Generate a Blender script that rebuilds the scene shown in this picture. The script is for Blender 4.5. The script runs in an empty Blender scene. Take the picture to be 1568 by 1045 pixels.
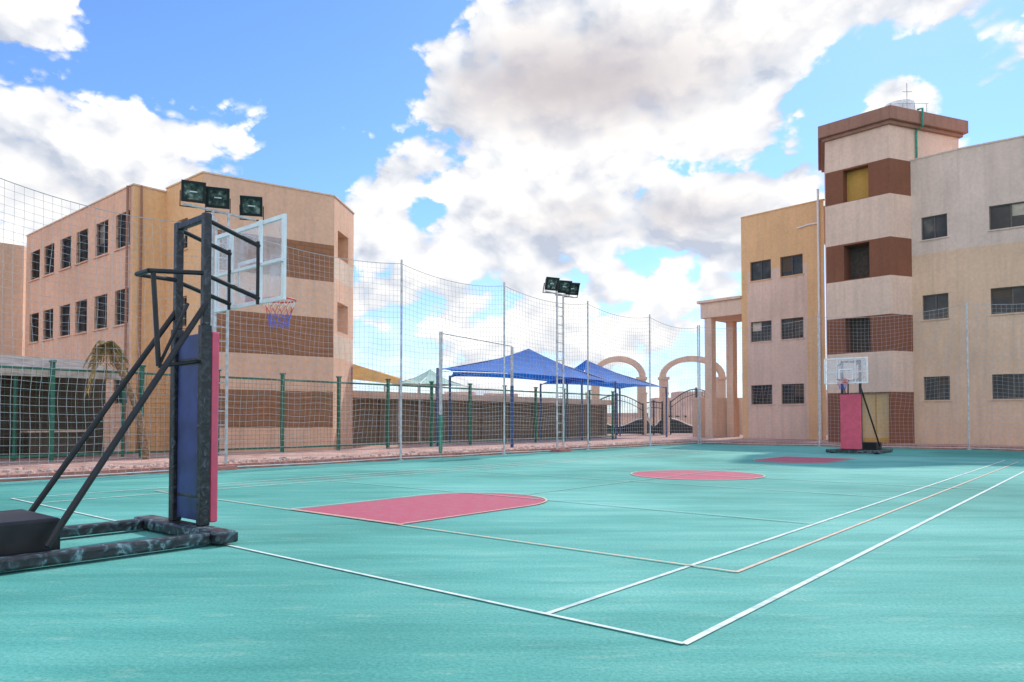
import bpy, math, random
from mathutils import Vector, Matrix, noise as mnoise
random.seed(7)
scene = bpy.context.scene
UX, UY, VX, VY = .6445, .7646, -.7646, .6445
def C(a, b, z=0.0): return Vector((UX*a+VX*b, UY*a+VY*b, z))
U = Vector((UX, UY, 0)); W = Vector((VX, VY, 0)); Z = Vector((0, 0, 1))
PZ = .15   # pavement height

# ------------------------------------------------------------ materials
MATS = {}
def new_mat(name):
    m = bpy.data.materials.new(name); m.use_nodes = True
    MATS[name] = m
    return m, m.node_tree, m.node_tree.nodes, m.node_tree.links, m.node_tree.nodes['Principled BSDF']
def ramp(N, pts):
    r = N.new('ShaderNodeValToRGB'); e = r.color_ramp.elements
    e[0].position, e[0].color = pts[0][0], (*pts[0][1], 1)
    e[1].position, e[1].color = pts[-1][0], (*pts[-1][1], 1)
    for p, c in pts[1:-1]:
        x = e.new(p); x.color = (*c, 1)
    return r
def noise(N, L, vec, scale, detail=6, rough=.55, mapscale=None, rot=0):
    n = N.new('ShaderNodeTexNoise'); n.inputs['Scale'].default_value = scale
    n.inputs['Detail'].default_value = detail; n.inputs['Roughness'].default_value = rough
    if mapscale:
        m = N.new('ShaderNodeMapping'); m.inputs['Scale'].default_value = mapscale
        m.inputs['Rotation'].default_value = (0, 0, rot)
        L.new(vec, m.inputs['Vector']); vec = m.outputs['Vector']
    L.new(vec, n.inputs['Vector'])
    return n.outputs['Fac']
def mixc(N, L, fac, a, b, mode='MIX'):
    m = N.new('ShaderNodeMix'); m.data_type = 'RGBA'; m.blend_type = mode
    for s, v in ((m.inputs[0], fac), (m.inputs[6], a), (m.inputs[7], b)):
        if hasattr(v, 'links'): L.new(v, s)
        elif isinstance(v, tuple): s.default_value = (*v, 1)
        else: s.default_value = v
    return m.outputs[2]
def bump(N, L, h, strength, dist, out):
    b = N.new('ShaderNodeBump'); b.inputs['Strength'].default_value = strength
    b.inputs['Distance'].default_value = dist
    L.new(h, b.inputs['Height']); L.new(b.outputs[0], out.inputs['Normal'])
def simple(name, c, rough=.6, metal=0, var=.25, scale=6):
    m, nt, N, L, B = new_mat(name)
    tc = N.new('ShaderNodeTexCoord').outputs['Object']
    f = noise(N, L, tc, scale, 2)
    lo = tuple(x*(1-var) for x in c); hi = tuple(min(1, x*(1+var)) for x in c)
    r = ramp(N, [(.3, lo), (.7, hi)]); L.new(f, r.inputs[0])
    L.new(r.outputs[0], B.inputs['Base Color'])
    B.inputs['Roughness'].default_value = rough; B.inputs['Metallic'].default_value = metal
    return m
def plaster(name, c, dirt=.25, brick=False):
    m, nt, N, L, B = new_mat(name)
    tc = N.new('ShaderNodeTexCoord').outputs['Object']
    big = noise(N, L, tc, .35, 4, .6)
    r = ramp(N, [(.25, tuple(x*.84 for x in c)), (.75, tuple(min(1, x*1.08) for x in c))]); L.new(big, r.inputs[0])
    st = noise(N, L, tc, 1.0, 4, .65, (2.6, 2.6, .16))
    sr = ramp(N, [(.46, (0, 0, 0)), (.75, (1, 1, 1))]); L.new(st, sr.inputs[0])
    mm = N.new('ShaderNodeMath'); mm.operation = 'MULTIPLY'; mm.inputs[1].default_value = dirt*1.4
    L.new(sr.outputs[0], mm.inputs[0])
    col = mixc(N, L, mm.outputs[0], r.outputs[0], tuple(x*.52 for x in c))
    sp = noise(N, L, tc, 6, 3, .6)
    s2 = ramp(N, [(.35, (.93, .93, .93)), (.65, (1.04, 1.04, 1.04))]); L.new(sp, s2.inputs[0])
    col = mixc(N, L, 1.0, col, s2.outputs[0], 'MULTIPLY')
    if brick:
        sep = N.new('ShaderNodeSeparateXYZ'); L.new(tc, sep.inputs[0])
        wv = N.new('ShaderNodeMath'); wv.operation = 'MULTIPLY_ADD'
        L.new(sep.outputs[0], wv.inputs[0]); wv.inputs[1].default_value = 1.15; L.new(sep.outputs[1], wv.inputs[2])
        cb = N.new('ShaderNodeCombineXYZ'); L.new(wv.outputs[0], cb.inputs[0]); L.new(sep.outputs[2], cb.inputs[1])
        bk = N.new('ShaderNodeTexBrick'); bk.inputs['Scale'].default_value = 1.0
        bk.inputs['Brick Width'].default_value = .6; bk.inputs['Row Height'].default_value = .22
        bk.inputs['Mortar Size'].default_value = .018
        bk.inputs['Color1'].default_value = (.95, .95, .95, 1); bk.inputs['Color2'].default_value = (1.12, 1.1, 1.08, 1)
        bk.inputs['Mortar'].default_value = (.72, .72, .72, 1)
        L.new(cb.outputs[0], bk.inputs['Vector'])
        col = mixc(N, L, .8, col, bk.outputs['Color'], 'MULTIPLY')
    L.new(col, B.inputs['Base Color'])
    B.inputs['Roughness'].default_value = .92
    bump(N, L, noise(N, L, tc, 22, 1, .7), .15, .012, B)
    return m
plaster('pink_plaster', (.78, .465, .315))
plaster('pale_plaster', (.77, .54, .425))
plaster('grey_plaster', (.69, .53, .445))
plaster('beige_plaster', (.72, .49, .34))
plaster('peach_plaster', (.82, .49, .25), .15)
plaster('band_brown', (.33, .145, .075), .2, brick=True)
plaster('tower_brown', (.24, .088, .048), .2)
plaster('cornice_brown', (.35, .18, .13), .35)
plaster('ochre_wall', (.55, .31, .075), .1)
plaster('door_yellow', (.62, .43, .22), .2)
plaster('cream_plaster', (.77, .56, .42), .25)
plaster('boundary_plaster', (.25, .165, .105), .35)
plaster('shade_wall', (.11, .08, .06), .35)  # boundary plaster darkened: shade under the awning put into the colour
simple('window_frame', (.10, .085, .075), .5)
simple('black_steel', (.018, .018, .02), .45, .3)
simple('galvanised', (.50, .51, .53), .5, .3)
simple('white_paint', (.78, .79, .80), .45, 0, .08)
simple('green_fence_paint', (.02, .14, .085), .5)
simple('navy_vinyl', (.030, .045, .16), .4, 0, .35, 3)
simple('red_vinyl', (.62, .08, .14), .45, 0, .12, 4)
simple('rim_red', (.65, .06, .04), .4)
simple('net_cord', (.46, .46, .48), .8, 0, .1)
simple('net_white', (.8, .8, .8), .8, 0, .05)
simple('net_blue', (.08, .15, .6), .8, 0, .05)
simple('blue_pole', (.03, .07, .2), .5)
simple('green_pipe', (.02, .25, .16), .5)
simple('awning_cloth', (.50, .42, .34), .9, 0, .3, 2)
simple('orange_canvas', (.75, .42, .14), .85, 0, .15, 2)
simple('green_canvas', (.36, .55, .48), .85, 0, .15, 2)
simple('dry_frond', (.34, .24, .10), .9, 0, .5, 5)
simple('green_frond', (.12, .16, .05), .8, 0, .4, 5)
simple('palm_bark', (.26, .17, .10), .95, 0, .5, 12)
simple('rubble_stone', (.56, .40, .34), .95, 0, .4, 8)
simple('dark_interior', (.07, .055, .045), .9)
simple('far_city', (.60, .40, .34), .9, 0, .2, .5)
simple('gate_black', (.012, .012, .014), .5)

def blue_canvas():
    m, nt, N, L, B = new_mat('blue_canvas')
    tc = N.new('ShaderNodeTexCoord').outputs['Object']
    f = noise(N, L, tc, .8, 4)
    r = ramp(N, [(.3, (.003, .13, .55)), (.7, (.006, .21, .78))]); L.new(f, r.inputs[0])
    L.new(r.outputs[0], B.inputs['Base Color']); B.inputs['Roughness'].default_value = .75
    t = N.new('ShaderNodeBsdfTranslucent'); L.new(r.outputs[0], t.inputs[0])
    mx = N.new('ShaderNodeMixShader'); mx.inputs[0].default_value = .35
    L.new(B.outputs[0], mx.inputs[1]); L.new(t.outputs[0], mx.inputs[2])
    L.new(mx.outputs[0], N['Material Output'].inputs[0])
blue_canvas()
def glass_dark():
    m, nt, N, L, B = new_mat('window_glass')
    tc = N.new('ShaderNodeTexCoord').outputs['Object']
    f = noise(N, L, tc, .9, 3)
    r = ramp(N, [(.35, (.018, .018, .02)), (.6, (.05, .048, .045)), (.75, (.14, .12, .10))]); L.new(f, r.inputs[0])
    L.new(r.outputs[0], B.inputs['Base Color']); B.inputs['Roughness'].default_value = .12
    B.inputs['Specular IOR Level'].default_value = .3
glass_dark()
def lamp_glass():
    m, nt, N, L, B = new_mat('lamp_glass')
    tc = N.new('ShaderNodeTexCoord').outputs['Object']
    f = noise(N, L, tc, 6, 2)
    r = ramp(N, [(.38, (.03, .04, .038)), (.56, (.10, .13, .115)), (.66, (.32, .36, .32))]); L.new(f, r.inputs[0])
    L.new(r.outputs[0], B.inputs['Base Color']); B.inputs['Roughness'].default_value = .15
    B.inputs['Specular IOR Level'].default_value = .25
lamp_glass()
def acrylic():
    m, nt, N, L, B = new_mat('acrylic')
    tc = N.new('ShaderNodeTexCoord').outputs['Object']
    f = noise(N, L, tc, 2.5, 4)
    r = ramp(N, [(.3, (.12, .12, .12)), (.75, (.36, .36, .36))]); L.new(f, r.inputs[0])
    t = N.new('ShaderNodeBsdfTransparent'); B.inputs['Base Color'].default_value = (.8, .8, .85, 1)
    B.inputs['Roughness'].default_value = .15
    mx = N.new('ShaderNodeMixShader'); L.new(r.outputs[0], mx.inputs[0])
    L.new(t.outputs[0], mx.inputs[1]); L.new(B.outputs[0], mx.inputs[2])
    L.new(mx.outputs[0], N['Material Output'].inputs[0])
acrylic()
def tape(name, pts, sc):
    m, nt, N, L, B = new_mat(name)
    tc = N.new('ShaderNodeTexCoord').outputs['Object']
    n = N.new('ShaderNodeTexNoise'); n.inputs['Scale'].default_value = sc; n.inputs['Detail'].default_value = 4
    n.inputs['Distortion'].default_value = 2.0; L.new(tc, n.inputs['Vector'])
    r = ramp(N, pts)
    L.new(n.outputs['Fac'], r.inputs[0]); L.new(r.outputs[0], B.inputs['Base Color'])
    B.inputs['Roughness'].default_value = .38
    bump(N, L, n.outputs['Fac'], .6, .02, B)
tape('camo_tape', [(.42, (.016, .018, .021)), (.54, (.04, .05, .06)), (.60, (.07, .15, .17)), (.65, (.22, .31, .33)), (.69, (.03, .035, .04))], 4.5)
tape('tape_black', [(.48, (.012, .012, .014)), (.66, (.04, .045, .055)), (.76, (.13, .14, .17))], 8)
ROT = -math.atan2(UY, UX)
def court():
    m, nt, N, L, B = new_mat('court_turquoise')
    tc = N.new('ShaderNodeTexCoord').outputs['Object']
    big = noise(N, L, tc, .11, 3, .6)
    r = ramp(N, [(.34, (.050, .26, .225)), (.5, (.098, .385, .335)), (.64, (.155, .475, .42))]); L.new(big, r.inputs[0])
    # squeegee marks left when the coating was spread
    s1 = noise(N, L, tc, 1.5, 4, .64, (.2, 1.4, 1), .10)
    r1 = ramp(N, [(.36, (.70, .82, .82)), (.5, (1, 1, 1)), (.66, (1.42, 1.15, 1.15))]); L.new(s1, r1.inputs[0])
    col = mixc(N, L, .75, r.outputs[0], r1.outputs[0], 'MULTIPLY')
    s3 = noise(N, L, tc, 3.2, 5, .74, (.4, 1.5, 1), -.3)
    r3 = ramp(N, [(.55, (0, 0, 0)), (.72, (.4, .4, .4))]); L.new(s3, r3.inputs[0])
    col = mixc(N, L, r3.outputs[0], col, (.34, .52, .43))
    g = noise(N, L, tc, 36, 3, .75)
    rg = ramp(N, [(.34, (.55, .68, .67)), (.5, (1, 1, 1)), (.66, (1.55, 1.28, 1.28))]); L.new(g, rg.inputs[0])
    col = mixc(N, L, .6, col, rg.outputs[0], 'MULTIPLY')
    L.new(col, B.inputs['Base Color'])
    B.inputs['Roughness'].default_value = .85; B.inputs['Specular IOR Level'].default_value = .3
    bump(N, L, g, .35, .01, B)
court()
def paint(name, c, wear=.45):
    m, nt, N, L, B = new_mat(name)
    tc = N.new('ShaderNodeTexCoord').outputs['Object']
    f = noise(N, L, tc, 4.5, 6, .8)
    r = ramp(N, [(.46, (0, 0, 0)), (.70, (wear, wear, wear))]); L.new(f, r.inputs[0])
    col = mixc(N, L, r.outputs[0], c, (.14, .42, .365))
    g = noise(N, L, tc, 36, 3, .75)
    rg = ramp(N, [(.32, (.78, .78, .78)), (.68, (1.12, 1.12, 1.12))]); L.new(g, rg.inputs[0])
    col = mixc(N, L, .7, col, rg.outputs[0], 'MULTIPLY')
    L.new(col, B.inputs['Base Color']); B.inputs['Roughness'].default_value = .85; B.inputs['Specular IOR Level'].default_value = .3
paint('line_white', (.70, .76, .72), .8); paint('line_cream', (.74, .55, .43), .6); paint('key_pink', (.47, .10, .155), .2)
paint('line_faint', (.38, .56, .49), .8)
def pavement():
    m, nt, N, L, B = new_mat('pavement_tiles')
    tc = N.new('ShaderNodeTexCoord').outputs['Object']
    mp = N.new('ShaderNodeMapping'); mp.inputs['Rotation'].default_value = (0, 0, ROT); L.new(tc, mp.inputs[0])
    bk = N.new('ShaderNodeTexBrick'); bk.offset = 0; bk.inputs['Scale'].default_value = 1
    bk.inputs['Brick Width'].default_value = .4; bk.inputs['Row Height'].default_value = .4; bk.inputs['Mortar Size'].default_value = .012
    bk.inputs['Color1'].default_value = (.50, .28, .23, 1); bk.inputs['Color2'].default_value = (.62, .42, .36, 1)
    bk.inputs['Mortar'].default_value = (.30, .19, .16, 1); L.new(mp.outputs[0], bk.inputs['Vector'])
    f = noise(N, L, tc, .6, 5, .65)
    r = ramp(N, [(.35, (.62, .6, .58)), (.65, (1.1, 1.1, 1.1))]); L.new(f, r.inputs[0])
    L.new(mixc(N, L, 1.0, bk.outputs['Color'], r.outputs[0], 'MULTIPLY'), B.inputs['Base Color'])
    B.inputs['Roughness'].default_value = .9
pavement()
simple('sand', (.40, .31, .22), .95, 0, .25, .3)
simple('kerb_concrete', (.42, .17, .14), .9, 0, .3, 3)

# ------------------------------------------------------------ mesh building
class MB:
    def __init__(s): s.v = []; s.f = []; s.m = []
    def add(s, vs, fs, mat):
        k = len(s.v); s.v += [Vector(x) for x in vs]
        for f in fs: s.f.append([k+i for i in f]); s.m.append(mat)
    def quad(s, a, b, c, d, mat): s.add([a, b, c, d], [(0, 1, 2, 3)], mat)
    def obox(s, o, dx, dy, dz, mat):
        o = Vector(o)
        vs = [o, o+dx, o+dx+dy, o+dy, o+dz, o+dx+dz, o+dx+dy+dz, o+dy+dz]
        s.add(vs, [(0, 3, 2, 1), (4, 5, 6, 7), (0, 1, 5, 4), (1, 2, 6, 5), (2, 3, 7, 6), (3, 0, 4, 7)], mat)
    def cbox(s, a0, a1, b0, b1, z0, z1, mat): s.obox(C(a0, b0, z0), U*(a1-a0), W*(b1-b0), Z*(z1-z0), mat)
    def tube(s, p0, p1, r, mat, n=8, r1=None):
        s.path([p0, p1], r, mat, n, r1)
    def path(s, pts, r, mat, n=8, r1=None, closed=False):
        pts = [Vector(p) for p in pts]; k = len(s.v); m = len(pts)
        for i, p in enumerate(pts):
            if closed: d = pts[(i+1) % m]-pts[i-1]
            else: d = pts[min(i+1, m-1)]-pts[max(i-1, 0)]
            d.normalize(); ref = Z if abs(d.z) < .9 else Vector((1, 0, 0))
            x = d.cross(ref).normalized(); y = d.cross(x)
            rr = r if r1 is None else r+(r1-r)*i/(m-1)
            for j in range(n):
                t = 2*math.pi*(j+.5)/n; s.v.append(p+x*math.cos(t)*rr+y*math.sin(t)*rr)
        for i in range(m if closed else m-1):
            i2 = (i+1) % m
            for j in range(n):
                s.f.append([k+i*n+j, k+i*n+(j+1) % n, k+i2*n+(j+1) % n, k+i2*n+j]); s.m.append(mat)
        if not closed:
            s.f.append([k+j for j in range(n)]); s.m.append(mat)
            s.f.append([k+(m-1)*n+j for j in range(n)][::-1]); s.m.append(mat)
def empty(name, loc):
    e = bpy.data.objects.new(name, None); e.location = loc; e.empty_display_size = .3
    scene.collection.objects.link(e); return e
def part(name, mb, parent=None, bevel=0, smooth=False, loc=None):
    off = parent.location if parent else (Vector(loc) if loc is not None else Vector((0, 0, 0)))
    me = bpy.data.meshes.new(name)
    me.from_pydata([v-off for v in mb.v], [], mb.f)
    names = []
    for x in mb.m:
        if x not in names: names.append(x)
    for x in names: me.materials.append(MATS[x])
    me.polygons.foreach_set('material_index', [names.index(x) for x in mb.m])
    if smooth: me.polygons.foreach_set('use_smooth', [True]*len(me.polygons))
    me.update()
    o = bpy.data.objects.new(name, me); scene.collection.objects.link(o)
    if parent: o.parent = parent
    else: o.location = off
    if bevel:
        b = o.modifiers.new('bevel', 'BEVEL'); b.width = bevel; b.segments = 2; b.limit_method = 'ANGLE'
    return o

# ------------------------------------------------------------ ground, court
mb = MB(); mb.quad((-900, -700, -.05), (900, -700, -.05), (900, 1100, -.05), (-900, 1100, -.05), 'sand'); part('ground', mb)
mb = MB(); mb.quad(C(-25, -30), C(42.6, -30), C(42.6, 20.7), C(-25, 20.7), 'court_turquoise'); part('sports_court', mb)
mb = MB()
def pave(a0, a1, b0, b1): mb.cbox(a0, a1, b0, b1, -.04, PZ, 'pavement_tiles')
pave(-25, 90, 20.85, 70); pave(42.75, 90, -30, 20.846)
part('pavement', mb)
mb = MB(); mb.cbox(-25, 42.746, 20.70, 20.846, -.04, PZ+.01, 'kerb_concrete'); mb.cbox(42.6, 42.746, -30, 20.696, -.04, PZ+.01, 'kerb_concrete'); part('kerb', mb)
mb = MB()
def line_a(a0, a1, b, w, mat, z=.008): mb.quad(C(a0, b-w/2, z), C(a1, b-w/2, z), C(a1, b+w/2, z), C(a0, b+w/2, z), mat)
def line_b(a, b0, b1, w, mat, z=.008): mb.quad(C(a-w/2, b0, z), C(a+w/2, b0, z), C(a+w/2, b1, z), C(a-w/2, b1, z), mat)
lw = .055
A0, A1 = 4.48, 32.3; BN, BF = 2.28, 16.2
def ring(ca, cb, r, w, z, mat, t0=0, t1=360, n=72):
    for i in range(n):
        a = math.radians(t0+(t1-t0)*i/n); b = math.radians(t0+(t1-t0)*(i+1)/n)
        mb.quad(C(ca+(r-w/2)*math.cos(a), cb+(r-w/2)*math.sin(a), z), C(ca+(r+w/2)*math.cos(a), cb+(r+w/2)*math.sin(a), z),
                C(ca+(r+w/2)*math.cos(b), cb+(r+w/2)*math.sin(b), z), C(ca+(r-w/2)*math.cos(b), cb+(r-w/2)*math.sin(b), z), mat)
line_b(A0, BN, BF, .042, 'line_white', .012)
line_b(A1, BN, BF, lw, 'line_white', .012)
line_a(A0, A1, BN, .055, 'line_white', .008); line_a(A0, A1, BF, lw, 'line_white', .008)
line_a(A0, A1, 3.44, .05, 'line_white', .008); line_a(A0, A1, 15.0, lw, 'line_white', .008)
line_b(6.9, 2.95, 15.6, .036, 'line_cream', .016); line_b(29.9, 2.95, 15.6, .05, 'line_cream', .016)
line_a(6.9, 31.5, 2.95, .045, 'line_cream', .008); line_a(6.9, 29.9, 15.6, .05, 'line_cream', .008)
line_b(18.4, BN, BF, .05, 'line_faint', .016)
for a in (10.8, 15.4, 21.4, 26.0): line_b(a, 3.44, 15.0, .04, 'line_faint', .016)
line_a(11.3, 25.5, 9.2, .04, 'line_faint', .012)
part('court_lines', mb)
mb = MB()
def disc(pts, z, mat): mb.add([C(a, b, z) for a, b in pts], [tuple(range(len(pts)))], mat)
kp = [(6.93, 7.93), (9.9, 7.93)]+[(9.9+1.36*math.cos(math.radians(t)), 9.29+1.36*math.sin(math.radians(t))) for t in range(-84, 90, 6)]+[(9.9, 10.65), (6.93, 10.65)]
disc(kp, .004, 'key_pink')
kq = [(36.8-a, b) for a, b in kp][::-1]; disc(kq, .004, 'key_pink')
disc([(18.4+1.75*math.cos(math.radians(t)), 8.95+1.75*math.sin(math.radians(t))) for t in range(0, 360, 5)], .0042, 'key_pink')
part('painted_keys', mb)
mb = MB()
for P in (kp, kq):
    for i in range(len(P)):
        p = Vector((*P[i], 0)); q = Vector((*P[(i+1) % len(P)], 0)); d = (q-p).normalized(); n = Vector((-d.y, d.x, 0))*.017
        mb.add([C((p+n).x, (p+n).y, .02), C((q+n).x, (q+n).y, .02), C((q-n).x, (q-n).y, .02), C((p-n).x, (p-n).y, .02)], [(0, 1, 2, 3)], 'line_cream')
ring(18.4, 8.95, 1.75, .04, .02, 'line_cream')
part('key_outline', mb)
# rubble along the kerb
mb = MB()
for i in range(700):
    a = random.uniform(-2, 42); b = 20.95+abs(random.gauss(0, .7)); s = random.uniform(.02, .09)
    p = C(a, b, PZ+s*.3)
    vs = []
    for x in (-1, 1):
        for y in (-1, 1):
            for z in (-1, 1): vs.append(p+Vector((x*s*random.uniform(.5, 1), y*s*random.uniform(.5, 1), z*s*random.uniform(.3, .6))))
    mb.add(vs, [(0, 1, 3, 2), (4, 6, 7, 5), (0, 4, 5, 1), (2, 3, 7, 6), (0, 2, 6, 4), (1, 5, 7, 3)], 'rubble_stone')
part('rubble', mb)

# ------------------------------------------------------------ buildings
def wall(mb, wm, P0, P1, z0, z1, ops, pick, tb=(), zb=(), depth=.22):
    P0 = Vector((*P0, 0)); P1 = Vector((*P1, 0)); d = P1-P0; Ln = d.length; d.normalize()
    n = Vector((d.y, -d.x, 0))
    ts = sorted({0, Ln, *[t for t in tb if 0 < t < Ln], *[o[0] for o in ops], *[o[1] for o in ops]})
    zs = sorted({z0, z1, *[z for z in zb if z0 < z < z1], *[o[2] for o in ops], *[o[3] for o in ops]})
    P = lambda t, z, k=0: P0+d*t+Z*z-n*k
    for i in range(len(ts)-1):
        for j in range(len(zs)-1):
            tc, zc = (ts[i]+ts[i+1])/2, (zs[j]+zs[j+1])/2
            if any(o[0] < tc < o[1] and o[2] < zc < o[3] for o in ops): continue
            mb.quad(P(ts[i], zs[j]), P(ts[i+1], zs[j]), P(ts[i+1], zs[j+1]), P(ts[i], zs[j+1]), pick(tc, zc))
    for t0, t1, za, zc, kind in ops:
        dp = {'balc': .55, 'dark': .9, 'light': .5}.get(kind, depth)
        mt = pick((t0+t1)/2, (za+zc)/2)
        mb.quad(P(t0, za), P(t0, zc), P(t0, zc, dp), P(t0, za, dp), mt)
        mb.quad(P(t1, za), P(t1, za, dp), P(t1, zc, dp), P(t1, zc), mt)
        mb.quad(P(t0, za), P(t0, za, dp), P(t1, za, dp), P(t1, za), mt)
        mb.quad(P(t0, zc), P(t1, zc), P(t1, zc, dp), P(t0, zc, dp), mt)
        fill = {'balc': 'ochre_wall', 'dark': 'dark_interior', 'light': 'cream_plaster', 'door': 'door_yellow'}.get(kind)
        if fill:
            mb.quad(P(t0, za, dp), P(t1, za, dp), P(t1, zc, dp), P(t0, zc, dp), fill)
            if kind == 'door':
                tm = (t0+t1)/2
                wm.obox(P(t0+.05, za, dp-.02), d*(t1-t0-.1), n*.05, Z*.25, 'ochre_wall'); wm.obox(P(tm-.03, za+.25, dp-.02), d*.05, n*.03, Z*(zc-za-.3), 'ochre_wall')
            continue
        wm.quad(P(t0, za, dp-.03), P(t1, za, dp-.03), P(t1, zc, dp-.03), P(t0, zc, dp-.03), 'window_glass')
        fw = .06
        def bar(ta, tb_, z_a, z_b, k=dp-.035, th=.05): wm.obox(P(ta, z_a, k), d*(tb_-ta), n*th, Z*(z_b-z_a), 'window_frame')
        bar(t0, t1, za, za+fw); bar(t0, t1, zc-fw, zc); bar(t0, t0+fw, za+fw, zc-fw); bar(t1-fw, t1, za+fw, zc-fw)
        tm = (t0+t1)/2; bar(tm-.03, tm+.03, za+fw, zc-fw)
        if random.random() < .45:
            cw = (t1-t0)/2-.1; cx = t0+.07 if random.random() < .5 else tm+.04; ch = random.uniform(.25, .8)*(zc-za)
            wm.quad(P(cx, zc-.06-ch, dp-.034), P(cx+cw, zc-.06-ch, dp-.034), P(cx+cw, zc-.06, dp-.034), P(cx, zc-.06, dp-.034), 'awning_cloth' if random.random() < .3 else 'shade_wall')
        mb.obox(P(t0-.08, za-.07, 0), d*(t1-t0+.16), n*.07, Z*.066, mt)
        if kind == 'bars':
            k = t0+.14
            while k < t1-.05:
                wm.obox(P(k, za, .06), d*.018, n*.018, Z*(zc-za), 'black_steel'); k += .14
            for q in (.33, .66): wm.obox(P(t0, za+(zc-za)*q, .04), d*(t1-t0), n*.018, Z*.025, 'black_steel')

def roof(mb, pts, z, mat): mb.add([Vector((x, y, z)) for x, y in pts], [tuple(range(len(pts)))], mat)

# left school building
e = empty('school_building', Vector((-14, 33, PZ)))
mb = MB(); wm = MB()
K1 = (-16.04, 30.6); LF = (K1[0]-.7646*13.5, K1[1]+.6445*13.5)
Q = (-15.15, 31.65); Q2 = (-12.63, 29.53); Q3 = (-8.04, 32.70); Q4 = (-7.77, 35.5); Q5 = (-12.0, 44)
HL = 11.45
wc = [1.03, 3.3, 5.6, 7.7, 10.0, 12.1]
ops = []
for c in wc:
    for za, zc in ((8.93, 10.45), (5.6, 7.12), (2.2, 3.7)): ops.append((13.5-c-.72, 13.5-c+.72, za, zc, 'bars'))
pk = lambda t, z: 'pink_plaster' if z > .6 else 'beige_plaster'
wall(mb, wm, LF, K1, PZ, HL, ops, pk, zb=(.6,))
wall(mb, wm, K1, Q, PZ, HL, [], lambda t, z: 'peach_plaster')
wall(mb, wm, Q, Q2, PZ, HL+.15, [(1.0, 2.0, 8.7, 10.0, 'win'), (1.0, 2.0, 5.4, 6.7, 'win')], lambda t, z: 'peach_plaster')
bz = (7.7, 9.36, 4.3, 6.05, 1.15, 2.76)
def bands(t, z): return 'band_brown' if (7.7 < z < 9.36 or 4.3 < z < 6.05 or z < 2.76 and z > 1.15) else 'pink_plaster'
wall(mb, wm, Q2, Q3, PZ, HL+.15, [], lambda t, z: bands(t, z) if t > .5 else 'pink_plaster', tb=(.5,), zb=bz)
wall(mb, wm, Q3, Q4, PZ, HL+.15, [(.5, 2.0, 8.95, 10.2, 'balc'), (.5, 2.0, 5.55, 6.9, 'light')], lambda t, z: 'pink_plaster' if not 7.9 < z < 8.9 and not 4.3 < z < 5.4 else 'cream_plaster', zb=(7.9, 8.9, 4.3, 5.4))
wall(mb, wm, Q4, Q5, PZ, HL, [], lambda t, z: 'pink_plaster')
wall(mb, wm, Q5, LF, PZ, HL, [], lambda t, z: 'pink_plaster')
roof(mb, [LF, K1, Q, Q2, Q3, Q4, Q5], HL-.5, 'beige_plaster')
part('walls', mb, e); part('windows', wm, e)
mb = MB()
def coping(pts, z, w, h, mat, out=.04):
    for i in range(len(pts)-1):
        a = Vector((*pts[i], z)); b = Vector((*pts[i+1], z)); d = (b-a).normalized(); n = Vector((d.y, -d.x, 0))
        mb.obox(a+n*out-d*(.02*(i % 2)), (b-a)+d*(.04*(i % 2)), -n*w, Z*(h+.003*(i % 3)), mat)
coping([LF, K1, Q], HL, .2, .06, 'cream_plaster'); coping([Q, Q2, Q3, Q4, Q5], HL+.15, .2, .06, 'cream_plaster')
for px, py in ((-15.75, 30.72), (-16.35, 30.72)):
    mb.tube((px, py, PZ), (px, py, HL), .05, 'cornice_brown')
part('roof_trim', mb, e)
e = empty('school_annexe', Vector((-30, 40, PZ)))
mb = MB(); wm = MB()
L0 = (LF[0]-.3, LF[1]+.25); M1 = (L0[0]-.9, L0[1]-.9); M2 = (M1[0]-12, M1[1]+10)
wall(mb, wm, M2, M1, PZ, 11.0, [(9, 10.5, 8.4, 9.9, 'bars'), (12, 13.4, 8.4, 9.9, 'bars'), (12, 13.4, 5.1, 6.6, 'bars')], lambda t, z: 'pink_plaster')
wall(mb, wm, M1, L0, PZ, 11.0, [], lambda t, z: 'beige_plaster')
wall(mb, wm, L0, (L0[0]-6, L0[1]+14), PZ, 11.0, [], lambda t, z: 'beige_plaster')
roof(mb, [M2, M1, L0, (L0[0]-6, L0[1]+14)], 10.7, 'beige_plaster')
part('walls', mb, e); part('windows', wm, e)

# right building
e = empty('apartment_building', Vector((22, 44, PZ)))
mb = MB(); wm = MB()
V1 = (16.94, 53.5); V0 = (21.13, 48.98); TL = (18.96, 43.68); T = (21.44, 41.0); TR = (22.97, 41.59); TR2 = (26.64, 42.99)
W1 = (24.65, 39.78); W2 = (28.64, 36.71); W3 = (38, 30.5)
HR = 16.4
ops = [(t0, t1, za, zc, 'win') for (t0, t1) in ((.7, 2.32), (3.02, 4.66)) for (za, zc) in ((11.6, 13.0), (7.15, 8.6), (2.6, 4.0))]
wall(mb, wm, V1, V0, PZ, HR, ops, lambda t, z: 'pale_plaster' if .45 < t < 4.95 and z < 12.3 else 'peach_plaster', tb=(.45, 4.95), zb=(12.3,))
wall(mb, wm, (V1[0]+6, V1[1]+9), V1, PZ, HR, [], lambda t, z: 'peach_plaster')
TLb = (TL[0]+2.2, TL[1]+5.2)
wall(mb, wm, TLb, TL, PZ, 18.3, [], lambda t, z: 'pale_plaster')
tz = (14.37, 16.39, 9.7, 11.9, 5.4, 7.5, 3.08)
def tp(t, z): return 'tower_brown' if (14.37 < z < 16.39 or 9.7 < z < 11.9 or 5.4 < z < 7.5 or z < 3.08) else 'pale_plaster'
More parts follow.
